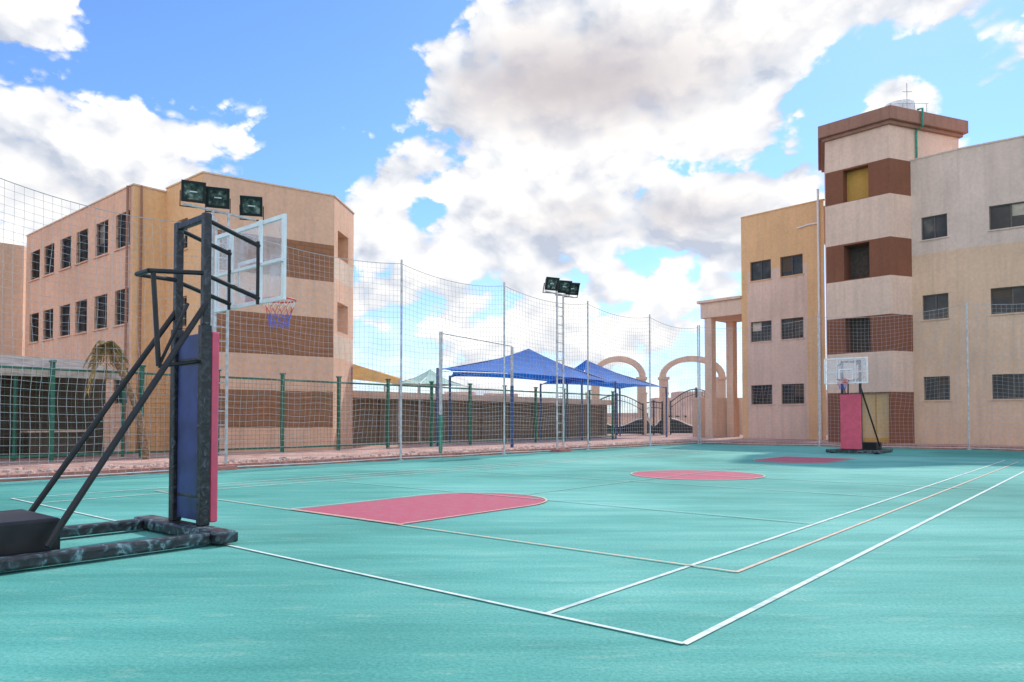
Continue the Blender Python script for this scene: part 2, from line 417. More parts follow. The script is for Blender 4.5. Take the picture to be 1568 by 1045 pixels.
wall(mb, wm, TL, T, PZ, 18.3, [(1.05, 2.5, 14.4, 16.3, 'balc'), (1.05, 2.5, 9.75, 11.8, 'dark'), (1.05, 2.5, 5.45, 7.45, 'dark'), (1.9, 3.45, .2, 3.05, 'door')], tp, zb=tz)
wall(mb, wm, T, TR, PZ, 18.3, [], tp, zb=tz)
wall(mb, wm, TR, TR2, HR-.4, 18.3, [], lambda t, z: 'pale_plaster')
wall(mb, wm, TR2, (TR2[0]-1.5, TR2[1]+5), HR-.4, 18.3, [], lambda t, z: 'pale_plaster')
rp = lambda t, z: 'grey_plaster' if z > 10.9 else 'beige_plaster'
wz = ((11.7, 13.0), (7.15, 8.55), (2.6, 3.92))
wall(mb, wm, TR, W1, PZ, HR, [(.52, 1.84, a, b, 'win') for a, b in wz], rp, zb=(10.9,))
wall(mb, wm, W1, W2, PZ, HR, [(1.35, 3.3, a, b, 'win') for a, b in wz], rp, zb=(10.9,))
wall(mb, wm, W2, W3, PZ, HR, [(t, t+1.8, a, b, 'win') for a, b in wz for t in (1.2, 4.6, 8.0)], rp, zb=(10.9,))
wall(mb, wm, W3, (46, 44), PZ, HR, [], rp, zb=(10.9,))
roof(mb, [V1, V0, (24, 49.5), (26, 60)], HR-.4, 'beige_plaster')
roof(mb, [TR, W1, W2, W3, (46, 44), (30, 54), (21.5, 48.5)], HR-.4, 'beige_plaster')
part('walls', mb, e); part('windows', wm, e)
mb = MB()
def out_poly(pts, o):
    r = []; n = len(pts)
    for i in range(n):
        p0, p1, p2 = Vector(pts[i-1]), Vector(pts[i]), Vector(pts[(i+1) % n])
        d1 = (p1-p0).normalized(); d2 = (p2-p1).normalized()
        n1 = Vector((d1.y, -d1.x)); n2 = Vector((d2.y, -d2.x)); m = (n1+n2).normalized()
        r.append(p1+m*o/max(.4, m.dot(n1)))
    return r
tw = [TLb, TL, T, TR2, (TR2[0]-1.5, TR2[1]+5)]
def slab(pts, z0, z1, mat):
    n = len(pts); vs = [Vector((p[0], p[1], z0)) for p in pts]+[Vector((p[0], p[1], z1)) for p in pts]
    mb.add(vs, [tuple(range(n))[::-1], tuple(range(n, 2*n))]+[(i, (i+1) % n, n+(i+1) % n, n+i) for i in range(n)], mat)
slab(out_poly(tw, .18), 18.3, 18.5, 'cornice_brown'); slab(out_poly(tw, .38), 18.503, 19.25, 'cornice_brown')
part('cornice', mb, e, bevel=.03)
mb = MB(); coping([V1, V0], HR, .25, .08, 'peach_plaster'); coping([TR, W1, W2, W3], HR, .25, .08, 'grey_plaster')
part('parapet_coping', mb, e)
mb = MB()
x, y = 23.1, 42.9
mb.tube((x, y, 19.25), (x, y, 20.25), .8, 'white_paint', 20); mb.tube((x, y, 20.25), (x, y, 20.45), .8, 'white_paint', 20, .2)
for i in range(4): mb.tube((x-1.0+i*.7, y-.9, 19.25), (x-1.0+i*.7, y-.9, 19.95), .02, 'galvanised', 6)
mb.tube((x-1.1, y-.9, 19.95), (x+1.2, y-.9, 19.95), .02, 'galvanised', 6)
mb.tube((x-.1, y-1.0, 19.2), (x-.1, y-1.0, 21.1), .025, 'galvanised', 6); mb.tube((x-.35, y-1, 20.6), (x+.2, y-1, 20.6), .02, 'green_pipe', 6)
part('rooftop_water_tank', mb, e)
mb = MB()
dR = (Vector((*TR2, 0))-Vector((*T, 0))).normalized(); nR = Vector((dR.y, -dR.x, 0))
g0 = Vector((*T, 0))+dR*2.05+nR*.08
mb.path([g0+Z*16.45, g0+Z*18.2, g0+nR*.42+Z*18.35, g0+nR*.42+Z*19.35, g0+nR*.1+Z*19.4], .055, 'green_pipe')
dL = (Vector((*V0, 0))-Vector((*V1, 0))).normalized(); nL = Vector((dL.y, -dL.x, 0))
p = Vector((*V0, 0))-dL*.35+nL*.09
mb.tube(p+Z*PZ, p+Z*17.2, .08, 'white_paint'); q = p-dL*.7
mb.path([q-dL*.8+Z*14.8, q+Z*14.9, p+Z*14.9], .05, 'white_paint')
part('drain_pipes', mb, e)
# portico
e = empty('entrance_portico', Vector((15, 55, PZ)))
mb = MB()
dl = Vector((-.68, .733, 0)); bk = Vector((.733, .68, 0)); o = Vector((*V1, 0))
mb.obox(o+dl*.003+Z*9.3, dl*3.5, bk*4, Z*1.15, 'cream_plaster')
mb.obox(o+dl*.003+nL*.2+Z*10.452, dl*3.7, bk*4.4, Z*.2, 'cream_plaster')
for k, dpt in ((2.6, .1), (2.6, 3.2), (.2, 3.2)): mb.obox(o+dl*k+bk*dpt+Z*PZ, dl*.62, bk*.62, Z*(9.3-PZ-.003), 'cream_plaster')
part('columns_and_beam', mb, e, bevel=.02)
mb = MB(); mb.obox(o+dl*3.9+Vector((0, 1, 0))+Z*PZ, Vector((4, 1.2, 0)), Vector((0, .3, 0)), Z*2.9, 'cream_plaster')
mb.obox(o+dl*4.0+Vector((-.05, .95, 0))+Z*(PZ+2.903), Vector((4.1, 1.23, 0)), Vector((0, .4, 0)), Z*.2, 'cream_plaster')
part('garden_wall', mb, None)

# ------------------------------------------------------------ netting fence
def net_obj(name, parent, p0, p1, z0, z1, cell, sag, th, mat='net_cord', billow=.12, seed=0):
    p0 = Vector(p0); p1 = Vector(p1); d = p1-p0; Ln = d.length; n = Vector((d.y, -d.x, 0)).normalized()
    nu = max(2, int(Ln/cell)); nv = max(2, int((z1-z0)/cell)); mb = MB()
    for j in range(nv+1):
        for i in range(nu+1):
            s = i/nu; t = j/nv
            top = z1-sag*4*s*(1-s); z = z0+(top-z0)*t
            q = p0+d*s
            w = math.sin(math.pi*s)*math.sin(math.pi*t) if billow else 0
            nz = mnoise.noise(Vector((q.x*.6+seed, q.y*.6, z*.6)))
            q = q+n*(billow*w+nz*.12*w)+d.normalized()*mnoise.noise(Vector((q.x*.9, z*.8, seed+9)))*.2*w
            mb.v.append(Vector((q.x, q.y, z+mnoise.noise(Vector((q.x*.7, q.y*.7, z*.5+seed)))*.22*w)))
    for j in range(nv):
        for i in range(nu):
            k = j*(nu+1)+i; mb.f.append([k, k+1, k+nu+2, k+nu+1]); mb.m.append(mat)
    o = part(name, mb, parent)
    w = o.modifiers.new('wire', 'WIREFRAME'); w.thickness = th; w.use_even_offset = False; w.use_boundary = True
    return o
def net_run(pts, base):
    e = empty('sports_net_fence', Vector(pts[0]))
    mb = MB()
    for i, p in enumerate(pts):
        p = Vector(p); mb.tube(p, p+Z*7.45, .04, 'galvanised', 10); mb.tube(p, p+Z*.03, .11, 'galvanised', 10)
    part('poles', mb, e)
    mb = MB()
    for i in range(len(pts)-1):
        a, b = Vector(pts[i]), Vector(pts[i+1])
        top = []
        for k in range(15):
            s = k/14; q = a+(b-a)*s; top.append(q+Z*(7.3-.28*4*s*(1-s)))
        mb.path(top, .011, 'net_cord', 5)
        mb.path([a+Z*.1, (a+b)/2+Z*.07, b+Z*.1], .012, 'net_white', 5)
        net_obj('netting_%d' % (i+1), e, a, b, .08, 7.3, .2, .28, .011, seed=i*3.1+base)
    part('cables', mb, e)
FB = 20.5; FA = 42.45
net_run([C(a, FB) for a in (-.8, 5.2, 10.73, 17.95, 23.8, 30.2, 36.4, FA)], 1)
net_run([C(FA, b) for b in (FB-.12, 13.2, 6.0, -1.2, -8.4)], 40)

# ------------------------------------------------------------ floodlight towers
def flood(mb, c, face, tilt, s=.6):
    f = (face*math.cos(tilt)-Z*math.sin(tilt)).normalized(); r = f.cross(Z).normalized(); u = r.cross(f).normalized()
    h = s/2; hb = s*.3; dp = s*.42
    F = [c+r*x*h+u*y*h*.92 for x, y in ((-1, -1), (1, -1), (1, 1), (-1, 1))]
    Bk = [c-f*dp+r*x*hb+u*y*hb for x, y in ((-1, -1), (1, -1), (1, 1), (-1, 1))]
    mb.add(F+Bk, [(4, 5, 6, 7), (0, 4, 7, 3), (1, 2, 6, 5), (0, 1, 5, 4), (3, 7, 6, 2)], 'black_steel')
    # cooling fins on the back
    for k in range(4): mb.obox(c-f*(dp+.06)+r*(-hb+hb*.6*k)-u*hb*.9, r*.015, f*.058, u*hb*1.8, 'black_steel')
    t = .075
    o = c-r*h-u*h*.92
    mb.obox(o, r*s, f*.06, u*t, 'black_steel'); mb.obox(o+u*(s*.92-t), r*s, f*.09, u*t, 'black_steel')
    mb.obox(o+u*t, r*t, f*.06, u*(s*.92-2*t), 'black_steel'); mb.obox(o+u*t+r*(s-t), r*t, f*.06, u*(s*.92-2*t), 'black_steel')
    g = c+f*.012; k = h-t
    mb.quad(g-r*k-u*k*.9, g+r*k-u*k*.9, g+r*k+u*k*.9, g-r*k+u*k*.9, 'lamp_glass')
    mb.tube(c+f*.02-r*k*.4, c+f*.02+r*k*.4, .018, 'white_paint', 6)
    mb.obox(c-r*(h+.03)-f*.1, r*.025, f*.04, -u*(h+.1), 'black_steel'); mb.obox(c+r*(h+.005)-f*.1, r*.025, f*.04, -u*(h+.1), 'black_steel')
    mb.obox(c-r*(h+.03)-f*.1-u*(h+.1), r*(s+.06), f*.05, -u*.03, 'black_steel')
def tower(p, H, offs, tilt):
    e = empty('floodlight_tower', p)
    mb = MB()
    a, b = p-U*.25, p+U*.25
    mb.tube(a, a+Z*H, .045, 'galvanised', 10); mb.tube(b, b+Z*H, .045, 'galvanised', 10)
    z = .5
    while z < H-.2: mb.tube(a+Z*z, b+Z*z, .018, 'galvanised', 6); z += .42
    mb.obox(p-U*.45-W*.3, U*.9, W*.6, Z*.12, 'kerb_concrete')
    part('ladder_mast', mb, e)
    mb = MB(); mb.tube(p-U*1.15+Z*H, p+U*1.15+Z*H, .035, 'galvanised', 8)
    part('crossbar', mb, e)
    mb = MB()
    for i, k in enumerate(offs): flood(mb, p+U*k+Z*(H+.42), (-W-U*(.55+.12*(i-1))).normalized(), tilt+.06*(i-1), .66)
    part('floodlights', mb, e)
tower(C(11.0, 20.75, .0), 7.75, (-.85, -.1, 1.0), .38)
tower(C(27.6, 20.3, 0), 7.4, (-.65, .35, 1.0), .38)

# ------------------------------------------------------------ green fence
e = empty('green_metal_fence', C(0, 26.5, PZ))
mb = MB(); pts = [2.8*k for k in range(-3, 16)]
for a in pts: mb.cbox(a-.06, a+.06, 26.44, 26.56, PZ, 3.35, 'green_fence_paint'); mb.cbox(a-.09, a+.09, 26.41, 26.59, 3.352, 3.42, 'green_fence_paint')
for z in (.32, 3.1): mb.cbox(pts[0], pts[-1], 26.47, 26.53, z, z+.07, 'green_fence_paint')
part('posts_and_rails', mb, e)
net_obj('wire_mesh', e, C(pts[0], 26.5), C(pts[-1], 26.5), .38, 3.1, .17, 0, .012, 'green_fence_paint', 0)

# perimeter wall with roof slab
e = empty('boundary_wall', C(40, 34, PZ))
mb = MB(); mb.cbox(22, 53, 34, 34.3, PZ, 2.75, 'boundary_plaster')
for k in range(11): mb.cbox(22+k*3, 22.3+k*3, 33.8, 33.997, PZ, 2.75, 'boundary_plaster')
mb.cbox(21.9, 53.1, 33.2, 34.6, 2.753, 3.15, 'cream_plaster')
part('wall', mb, e)

# ------------------------------------------------------------ tents
def tent(name, a0, a1, b0, b1, ze, apex, mat, pm='blue_pole', rise=.16, sk=0):
    e = empty(name, C((a0+a1)/2, (b0+b1)/2, PZ))
    mb = MB(); cs = [C(a0, b0, ze), C(a1, b0, ze), C(a1, b1, ze), C(a0+sk, b1, ze)]; ap = C(*apex)
    n = 10
    for i in range(4):
        p, q = cs[i], cs[(i+1) % 4]
        grid = []
        for j in range(n+1):
            t = j/n; row = []
            for k in range(n+1):
                s = k/n; eb = p+(q-p)*s; mid = (p+q)/2
                eb = eb+(C((a0+a1)/2, (b0+b1)/2, ze)-mid)*.10*4*s*(1-s)+Z*.12*4*s*(1-s)
                pt = eb+(ap-eb)*t; pt = pt-Z*rise*4*t*(1-t)*1.2
                row.append(pt)
            grid.append(row)
        k0 = len(mb.v)
        for r in grid: mb.v += r
        for j in range(n):
            for k in range(n):
                mb.f.append([k0+j*(n+1)+k, k0+j*(n+1)+k+1, k0+(j+1)*(n+1)+k+1, k0+(j+1)*(n+1)+k]); mb.m.append(mat)
    part('canopy', mb, e)
    mb = MB()
    for c in cs: mb.tube(Vector((c.x, c.y, PZ)), c+Z*.05, .07, pm, 10)
    for i in range(4): mb.tube(cs[i]-Z*.06, ap-Z*.3, .03, pm, 6)
    part('frame', mb, e)
tent('blue_shade_tent', 26.0, 43, 26.9, 31, 4.1, (35.8, 28.8, 6.0), 'blue_canvas', sk=5)
tent('blue_shade_tent', 39.5, 51, 27.3, 31.5, 4.0, (42.8, 29.2, 5.75), 'blue_canvas', sk=1)
tent('green_shade_tent', 33.5, 38.5, 36.5, 40, 3.9, (36, 38, 5.1), 'green_canvas', pm='galvanised')
e = empty('orange_canopy', Vector((-6, 38, PZ)))
mb = MB(); p = [Vector((-7.7, 35.2, 4.2)), Vector((-5.6, 36.2, 3.55)), Vector((-5.2, 41, 3.55)), Vector((-7.9, 41, 4.3))]
mb.quad(*p, 'orange_canvas'); mb.quad(p[0], p[1], p[1]-Z*.3, p[0]-Z*.75, 'orange_canvas'); part('cloth', mb, e)
mb = MB(); mb.tube((-5.6, 36.2, PZ), (-5.6, 36.2, 3.55), .05, 'galvanised'); mb.tube((-5.2, 41, PZ), (-5.2, 41, 3.55), .05, 'galvanised'); part('posts', mb, e)
# awning to the left
e = empty('awning', C(5, 29, PZ))
mb = MB(); A = [C(1, 28, 3.25), C(11.2, 28, 3.25), C(11.2, 31.8, 3.9), C(1, 31.8, 3.9)]
mb.quad(*A, 'awning_cloth'); mb.obox(C(1, 27.97, 2.95), U*10.2, -W*.02, Z*.3, 'awning_cloth'); part('cloth', mb, e)
mb = MB()
for a in (1, 4.4, 7.8, 11.2): mb.tube(C(a, 28.05, PZ), C(a, 28.05, 3.2), .05, 'green_fence_paint')
part('posts', mb, e)
e = empty('canteen_counter', C(6, 29.5, PZ))
mb = MB()
for a in (2, 5.4, 8.6): mb.cbox(a, a+1.8, 29.2, 29.8, PZ, PZ+.9, 'shade_wall'); mb.cbox(a-.1, a+1.9, 29.1, 29.9, PZ+.903, PZ+.96, 'cream_plaster')
part('counters', mb, e)
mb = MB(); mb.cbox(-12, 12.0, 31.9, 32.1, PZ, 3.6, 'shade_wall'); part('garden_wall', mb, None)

# palm
e = empty('dry_palm_tree', C(10.4, 25.6, PZ))
base = C(11.0, 25.6, PZ); top = C(9.7, 25.7, 4.0)
mb = MB(); tp_ = [base.lerp(top, k/24)+U*.25*math.sin(math.pi*k/24) for k in range(25)]
for k in range(24): mb.path([tp_[k], tp_[k+1]], .12-.002*k, 'palm_bark', 9, .155-.0028*k)
part('trunk', mb, e)
mb = MB()
for i in range(26):
    az = random.uniform(0, 6.28); el = random.uniform(-1.2, 1.1); Lf = random.uniform(.45, .85)
    mt = 'green_frond' if (el > .6 and random.random() < .5) else 'dry_frond'
    d = Vector((math.cos(az)*math.cos(el), math.sin(az)*math.cos(el), math.sin(el)))
    pts_ = []
    for k in range(11):
        t = k/10; pts_.append(top+d*Lf*t-Z*1.3*Lf*t*t)
    mb.path(pts_, .014, mt, 4)
    for k in range(2, 11):
        for sd in (-1, 1):
            for h in (0, .5):
                q = pts_[k]-(pts_[k]-pts_[k-1])*h; side = d.cross(Z).normalized()*sd; tip = q+side*random.uniform(.08, .2)-Z*random.uniform(.1, .28)+d*.1
                mb.add([q, q+d*.045, tip], [(0, 1, 2)], mt)
part('fronds', mb, e)

# ------------------------------------------------------------ gate and arches
def arch(p, w, zs, zt, th=.7):
    e = empty('entrance_arch', p)
    mb = MB()
    for k in (0, w-th): mb.obox(p+Vector((k, 0, 0)), Vector((th, 0, 0)), Vector((0, th, 0)), Z*(zs-PZ), 'cream_plaster'); mb.obox(p+Vector((k-.1, -.1, zs-PZ+.003)), Vector((th+.2, 0, 0)), Vector((0, th+.2, 0)), Z*.25, 'cream_plaster')
    n = 18; c = p+Vector((w/2, 0, zs-PZ+.25)); ro = w/2; hh = zt-zs-.25
    for i in range(n):
        a, b = math.pi*i/n, math.pi*(i+1)/n
        def P(t, r, hr, y): return c+Vector((-math.cos(t)*r, y, math.sin(t)*hr))
        for yy in (.05, th-.05): mb.quad(P(a, ro, hh, yy), P(b, ro, hh, yy), P(b, ro-.5, hh-.5, yy), P(a, ro-.5, hh-.5, yy), 'cream_plaster')
        mb.quad(P(a, ro, hh, .05), P(a, ro, hh, th-.05), P(b, ro, hh, th-.05), P(b, ro, hh, .05), 'cream_plaster')
        mb.quad(P(a, ro-.5, hh-.5, .05), P(b, ro-.5, hh-.5, .05), P(b, ro-.5, hh-.5, th-.05), P(a, ro-.5, hh-.5, th-.05), 'cream_plaster')
    part('arch', mb, e)
arch(Vector((13.7, 67, PZ)), 6.0, 5.2, 7.4); arch(Vector((7.4, 67.3, PZ)), 5.0, 5.2, 7.4)
def gate(x0, x1, y, zc, ze):
    e = empty('wrought_iron_gate', Vector((x0, y, PZ))); mb = MB(); n = int((x1-x0)/.22)
    up = []; mid = []
    for i in range(n+1):
        t = i/n; x = x0+(x1-x0)*t; zt = ze+(zc-ze)*math.sin(math.pi*t)**1.0
        up.append(Vector((x, y, zt))); mb.tube((x, y, PZ+.1), (x, y, zt), .02, 'gate_black', 4)
        mid.append(Vector((x, y, 1.25+.35*math.cos(2*math.pi*t))))
    mb.path(up, .05, 'gate_black', 6); mb.path([v-Z*.5 for v in up], .03, 'gate_black', 6); mb.path(mid, .05, 'white_paint', 6)
    for i in range(n): mb.quad(Vector((up[i].x, y+.02, PZ+.1)), Vector((up[i+1].x, y+.02, PZ+.1)), mid[i+1]+Vector((0, .02, 0)), mid[i]+Vector((0, .02, 0)), 'gate_black')
    for x in (x0, (x0+x1)/2, x1): mb.obox((x-.07, y-.05, PZ), Vector((.14, 0, 0)), Vector((0, .1, 0)), Z*(ze if x != (x0+x1)/2 else zc), 'gate_black')
    mb.path([(x0, y, PZ+.15), (x1, y, PZ+.15)], .05, 'gate_black', 6)
    part('leaf', mb, e)
gate(7.0, 11.6, 64.5, 3.7, 2.8); gate(14.5, 19.2, 66.6, 4.3, 3.1); gate(11.98, 13.5, 65.5, 3.1, 3.0)
for x in (6.6, 11.62, 13.52):
    e = empty('gate_pillar', Vector((x, 64.6, PZ))); mb = MB()
    mb.obox((x, 64.6, PZ), Vector((.35, 0, 0)), Vector((0, .6, 0)), Z*3.6, 'cream_plaster'); mb.obox((x-.06, 64.54, PZ+3.603), Vector((.47, 0, 0)), Vector((0, .72, 0)), Z*.16, 'cream_plaster')
    part('pillar', mb, e)
mb = MB(); mb.obox((18.5, 68, PZ), Vector((14, 0, 0)), Vector((0, .3, 0)), Z*3.4, 'cream_plaster'); mb.obox((-30, 80, PZ), Vector((100, 0, 0)), Vector((0, .3, 0)), Z*1.6, 'cream_plaster')
part('street_wall', mb, None)
mb = MB(); wm = MB()
for i in range(16):
    x = -60+i*9+random.uniform(-2, 2); y = 150+random.uniform(0, 40); w = random.uniform(5, 9); h = random.uniform(3, 9)
    ops = [(1+k*1.6, 1.9+k*1.6, z, z+1.2, 'win') for k in range(int((w-2)/1.6)) for z in (1.2, 4.4) if z+2 < h]
    wall(mb, wm, (x, y), (x+w, y), 0, h, ops, lambda t, z: 'far_city'); wall(mb, wm, (x, y+8), (x, y), 0, h, [], lambda t, z: 'far_city'); wall(mb, wm, (x+w, y), (x+w, y+8), 0, h, [], lambda t, z: 'far_city')
    roof(mb, [(x, y), (x+w, y), (x+w, y+8), (x, y+8)], h-.3, 'far_city')
e = empty('distant_buildings', Vector((0, 150, 0))); part('walls', mb, e); part('windows', wm, e)

# volleyball frame
e = empty('volleyball_frame', Vector((-2.87, 29.3, 0)))
P1 = Vector((-2.87, 29.3, 0)); P2 = Vector((0, 35.5, PZ))
mb = MB(); mb.tube(P1, P1+Z*1.7, .08, 'green_pipe', 12); mb.tube(P1+Z*1.7, P1+Z*5.05, .07, 'galvanised', 12)
mb.tube(P2, P2+Z*3.0, .09, 'blue_pole', 12); mb.tube(P2+Z*3.0, P2+Z*4.9, .07, 'galvanised', 12)
mb.tube(P1+Z*5.0, P2+Z*4.95, .03, 'galvanised', 8); mb.tube(P1+Z*3.45, P2+Z*3.6, .02, 'galvanised', 8)
mb.tube(P1+Vector((-.2, 0, .05)), P1+Vector((.2, 0, .05)), .06, 'black_steel')
part('posts', mb, e)

# ------------------------------------------------------------ basketball hoops
def rimnet(mb, c, r):
    n = 36; mb.path([c+Vector((math.cos(2*math.pi*i/n)*r, math.sin(2*math.pi*i/n)*r, 0)) for i in range(n)], .013, 'rim_red', 8, closed=True)
def hoopnet(mb, c, r):
    k = 12; rows = [(0, r), (.1, r*.9), (.2, r*.74), (.3, r*.62), (.4, r*.58)]
    cols = ['net_white', 'rim_red', 'net_blue', 'net_blue', 'net_white']
    for i in range(k):
        for sgn in (-1, 1):
            for j in range(len(rows)-1):
                t0 = 2*math.pi*(i+sgn*j*.5)/k; t1 = 2*math.pi*(i+sgn*(j+1)*.5)/k
                p = c+Vector((math.cos(t0)*rows[j][1], math.sin(t0)*rows[j][1], -rows[j][0]))
                q = c+Vector((math.cos(t1)*rows[j+1][1], math.sin(t1)*rows[j+1][1], -rows[j+1][0]))
                mb.tube(p, q, .004, cols[j], 4)
def board(mb, gl, F, a, zb, zt, hw):
    def bx(a0, a1, b0, b1, z0, z1, m, M=None): (M or mb).obox(F(a0, b0, z0), F(a1, b0, z0)-F(a0, b0, z0), F(a0, b1, z0)-F(a0, b0, z0), Z*(z1-z0), m)
    t = .055
    bx(a, a+.04, -hw, hw, zb, zb+t, 'white_paint'); bx(a, a+.04, -hw, hw, zt-t, zt, 'white_paint')
    bx(a, a+.04, -hw, -hw+t, zb+t, zt-t, 'white_paint'); bx(a, a+.04, hw-t, hw, zb+t, zt-t, 'white_paint')
    bx(a+.012, a+.024, -hw+t, hw-t, zb+t, zt-t, 'acrylic', gl)
    for (b0, b1, z0, z1) in ((-.3, .3, zb+.16, zb+.21), (-.3, .3, zb+.6, zb+.65), (-.3, -.25, zb+.21, zb+.6), (.25, .3, zb+.21, zb+.6)):
        bx(a+.026, a+.030, b0, b1, z0, z1, 'white_paint')
    for b in (-.4, .36): bx(a-.045, a-.003, b, b+.04, zb, zt, 'white_paint')
    bx(a-.045, a-.003, -hw, hw, zb+.5, zb+.54, 'white_paint')

def hoop(F, zr=3.22, pz=2.6):
    e = empty('basketball_hoop', F(0, 0, 0))
    def bx(M, a0, a1, b0, b1, z0, z1, m): M.obox(F(a0, b0, z0), F(a1, b0, z0)-F(a0, b0, z0), F(a0, b1, z0)-F(a0, b0, z0), Z*(z1-z0), m)
    mast = .375
    m = MB(); bt = 'camo_tape'
    bx(m, -.28, 0, -1.1, 1.2, .03, .17, bt)
    bx(m, -2.9, -.283, -.98, -.80, .03, .16, bt); bx(m, -2.9, -.283, .85, 1.03, .03, .16, bt)
    bx(m, -2.9, -2.72, -.797, .847, .03, .155, bt)
    part('base_frame', m, e, bevel=.03)
    m = MB()
    for b in (-.9, .95):
        for a in (-.2, -2.6): m.tube(F(a, b-.06, .03), F(a, b+.06, .03), .03, 'black_steel', 12)
    part('castors', m, e)
    m = MB(); bx(m, -2.7, -1.75, -.6, .6, .1, .46, 'black_steel'); part('counterweight', m, e, bevel=.03)
    m = MB()
    for b in (-mast, mast):
        bx(m, -.15, -.02, b-.06, b+.06, .17, pz+.1, 'tape_black'); bx(m, -.13, -.03, b-.05, b+.05, pz+.1, 4.13, 'tape_black')
    bx(m, -.12, -.04, -mast+.05, mast-.05, 4.03, 4.12, 'tape_black')
    part('masts', m, e, bevel=.015)
    m = MB(); bx(m, -.10, -.025, -mast+.065, mast-.065, .22, pz, 'navy_vinyl')
    bx(m, -.104, -.022, -mast+.06, mast-.06, .5, .55, 'tape_black'); bx(m, -.104, -.022, -mast+.06, mast-.06, 2.2, 2.3, 'tape_black')
    part('pad_backing', m, e, bevel=.015)
    m = MB(); bx(m, -.016, .085, -mast-.06, mast+.06, .2, pz+.02, 'red_vinyl'); part('safety_pad', m, e, bevel=.025)
    m = MB(); S = 'black_steel'
    for b in (-mast, mast):
        m.tube(F(-.08, b, 4.05), F(.66, b, 3.84), .03, S); m.tube(F(-.08, b, 3.34), F(.66, b, 3.13), .03, S)
        m.tube(F(.64, b, 3.05), F(.64, b, 3.9), .022, S)
        m.tube(F(-.08, b, 3.36), F(-.75, b*.45-.12, 3.30), .03, S)
    m.tube(F(-.75, -.29, 3.30), F(-.75, .05, 3.30), .03, S); m.tube(F(-.70, -.29, 3.30), F(-.62, -.29, 2.15), .03, S)
    m.tube(F(-.62, -.29, 2.15), F(-.08, -.33, 2.25), .025, S); m.tube(F(-.62, -.29, 2.15), F(-.30, -.36, 2.95), .02, S)
    m.tube(F(-.08, -.4, 2.98), F(-1.95, -.80, .2), .036, S); m.tube(F(-.08, mast, 2.98), F(-1.7, .75, .3), .036, S)
    part('support_arms', m, e)
    m = MB(); g = MB(); board(m, g, F, .70, 3.07, 4.2, .9); part('backboard_frame', m, e); part('backboard_glass', g, e)
    m = MB(); c = F(1.2, 0, zr); rimnet(m, c, .23); bx(m, .73, .80, -.1, .1, zr-.12, zr+.02, 'rim_red'); bx(m, .80, .97, -.08, .08, zr-.012, zr-.002, 'rim_red')
    part('rim', m, e); m = MB(); hoopnet(m, c, .225); part('net', m, e)
A_ = 4.61; B_ = 9.275
hoop(lambda a, b, z: C(A_+a, B_+b, z))
hoop(lambda a, b, z: C(34.3-a, 9.3-b, z))

# ------------------------------------------------------------ camera
cam = bpy.data.cameras.new('camera'); co = bpy.data.objects.new('camera', cam); scene.collection.objects.link(co)
co.location = (0, 0, 1.5); co.rotation_euler = (math.radians(91.6), 0, 0)
cam.lens = 25.6; cam.sensor_width = 36; cam.shift_y = .0570; cam.clip_end = 3000; cam.clip_start = .05
scene.camera = co

# ------------------------------------------------------------ light
AZ, EL = math.radians(31), math.radians(42)
s = bpy.data.lights.new('sun', 'SUN'); s.energy = 3.3; s.angle = math.radians(1.5); s.color = (1, .93, .84)
so = bpy.data.objects.new('sun', s); scene.collection.objects.link(so)
dirs = Vector((math.cos(EL)*math.sin(AZ), math.cos(EL)*math.cos(AZ), math.sin(EL)))
so.rotation_euler = (-dirs).to_track_quat('-Z', 'Y').to_euler(); so.location = (20, 30, 40)

w = bpy.data.worlds.new('World'); scene.world = w; w.use_nodes = True
try: w.cycles.sampling_method = 'NONE'
except Exception: pass
nt = w.node_tree; N = nt.nodes; L = nt.links; N.clear()
def mth(op, a, b=None, c=None, clamp=False):
    m = N.new('ShaderNodeMath'); m.operation = op; m.use_clamp = clamp
    for i, v in enumerate((a, b, c)):
        if v is None: continue
        if hasattr(v, 'links'): L.new(v, m.inputs[i])
        else: m.inputs[i].default_value = v
    return m.outputs[0]
def vm(op, a, b=None):
    m = N.new('ShaderNodeVectorMath'); m.operation = op
    for i, v in enumerate((a, b)):
        if v is None: continue
        if hasattr(v, 'links'): L.new(v, m.inputs[i])
        else: m.inputs[i].default_value = v
    return m
def smooth(v, a, b, lo=0., hi=1.):
    m = N.new('ShaderNodeMapRange'); m.interpolation_type = 'SMOOTHSTEP'
    L.new(v, m.inputs[0]); m.inputs[1].default_value = a; m.inputs[2].default_value = b; m.inputs[3].default_value = lo; m.inputs[4].default_value = hi
    return m.outputs[0]
tc = N.new('ShaderNodeTexCoord'); dirn = vm('NORMALIZE', tc.outputs['Generated']).outputs[0]
def dens(vec, det, vd):
    """cumulus density: soft large fbm plus rounded billows"""
    v = vm('MULTIPLY', vec, (1, 1, 1.45)).outputs[0]
    n = N.new('ShaderNodeTexNoise'); n.inputs['Scale'].default_value = 5.0; n.inputs['Detail'].default_value = det
    n.inputs['Roughness'].default_value = .57; L.new(v, n.inputs['Vector'])
    wv = vm('MULTIPLY_ADD', n.outputs['Fac'], (.16, -.13, .14)); L.new(v, wv.inputs[2])
    vo = N.new('ShaderNodeTexVoronoi'); vo.feature = 'F1'; vo.inputs['Scale'].default_value = 12
    vo.inputs['Detail'].default_value = vd; vo.inputs['Roughness'].default_value = .55; vo.inputs['Lacunarity'].default_value = 2.4
    L.new(wv.outputs[0], vo.inputs['Vector'])
    a = mth('MULTIPLY', mth('SUBTRACT', n.outputs['Fac'], .5), 2.6)
    return mth('SUBTRACT', a, mth('MULTIPLY', mth('SUBTRACT', vo.outputs['Distance'], .4), .42))
d0 = dens(dirn, 7, 2)
d1 = dens(vm('ADD', dirn, (.008, .010, .026)).outputs[0], 3, 1)
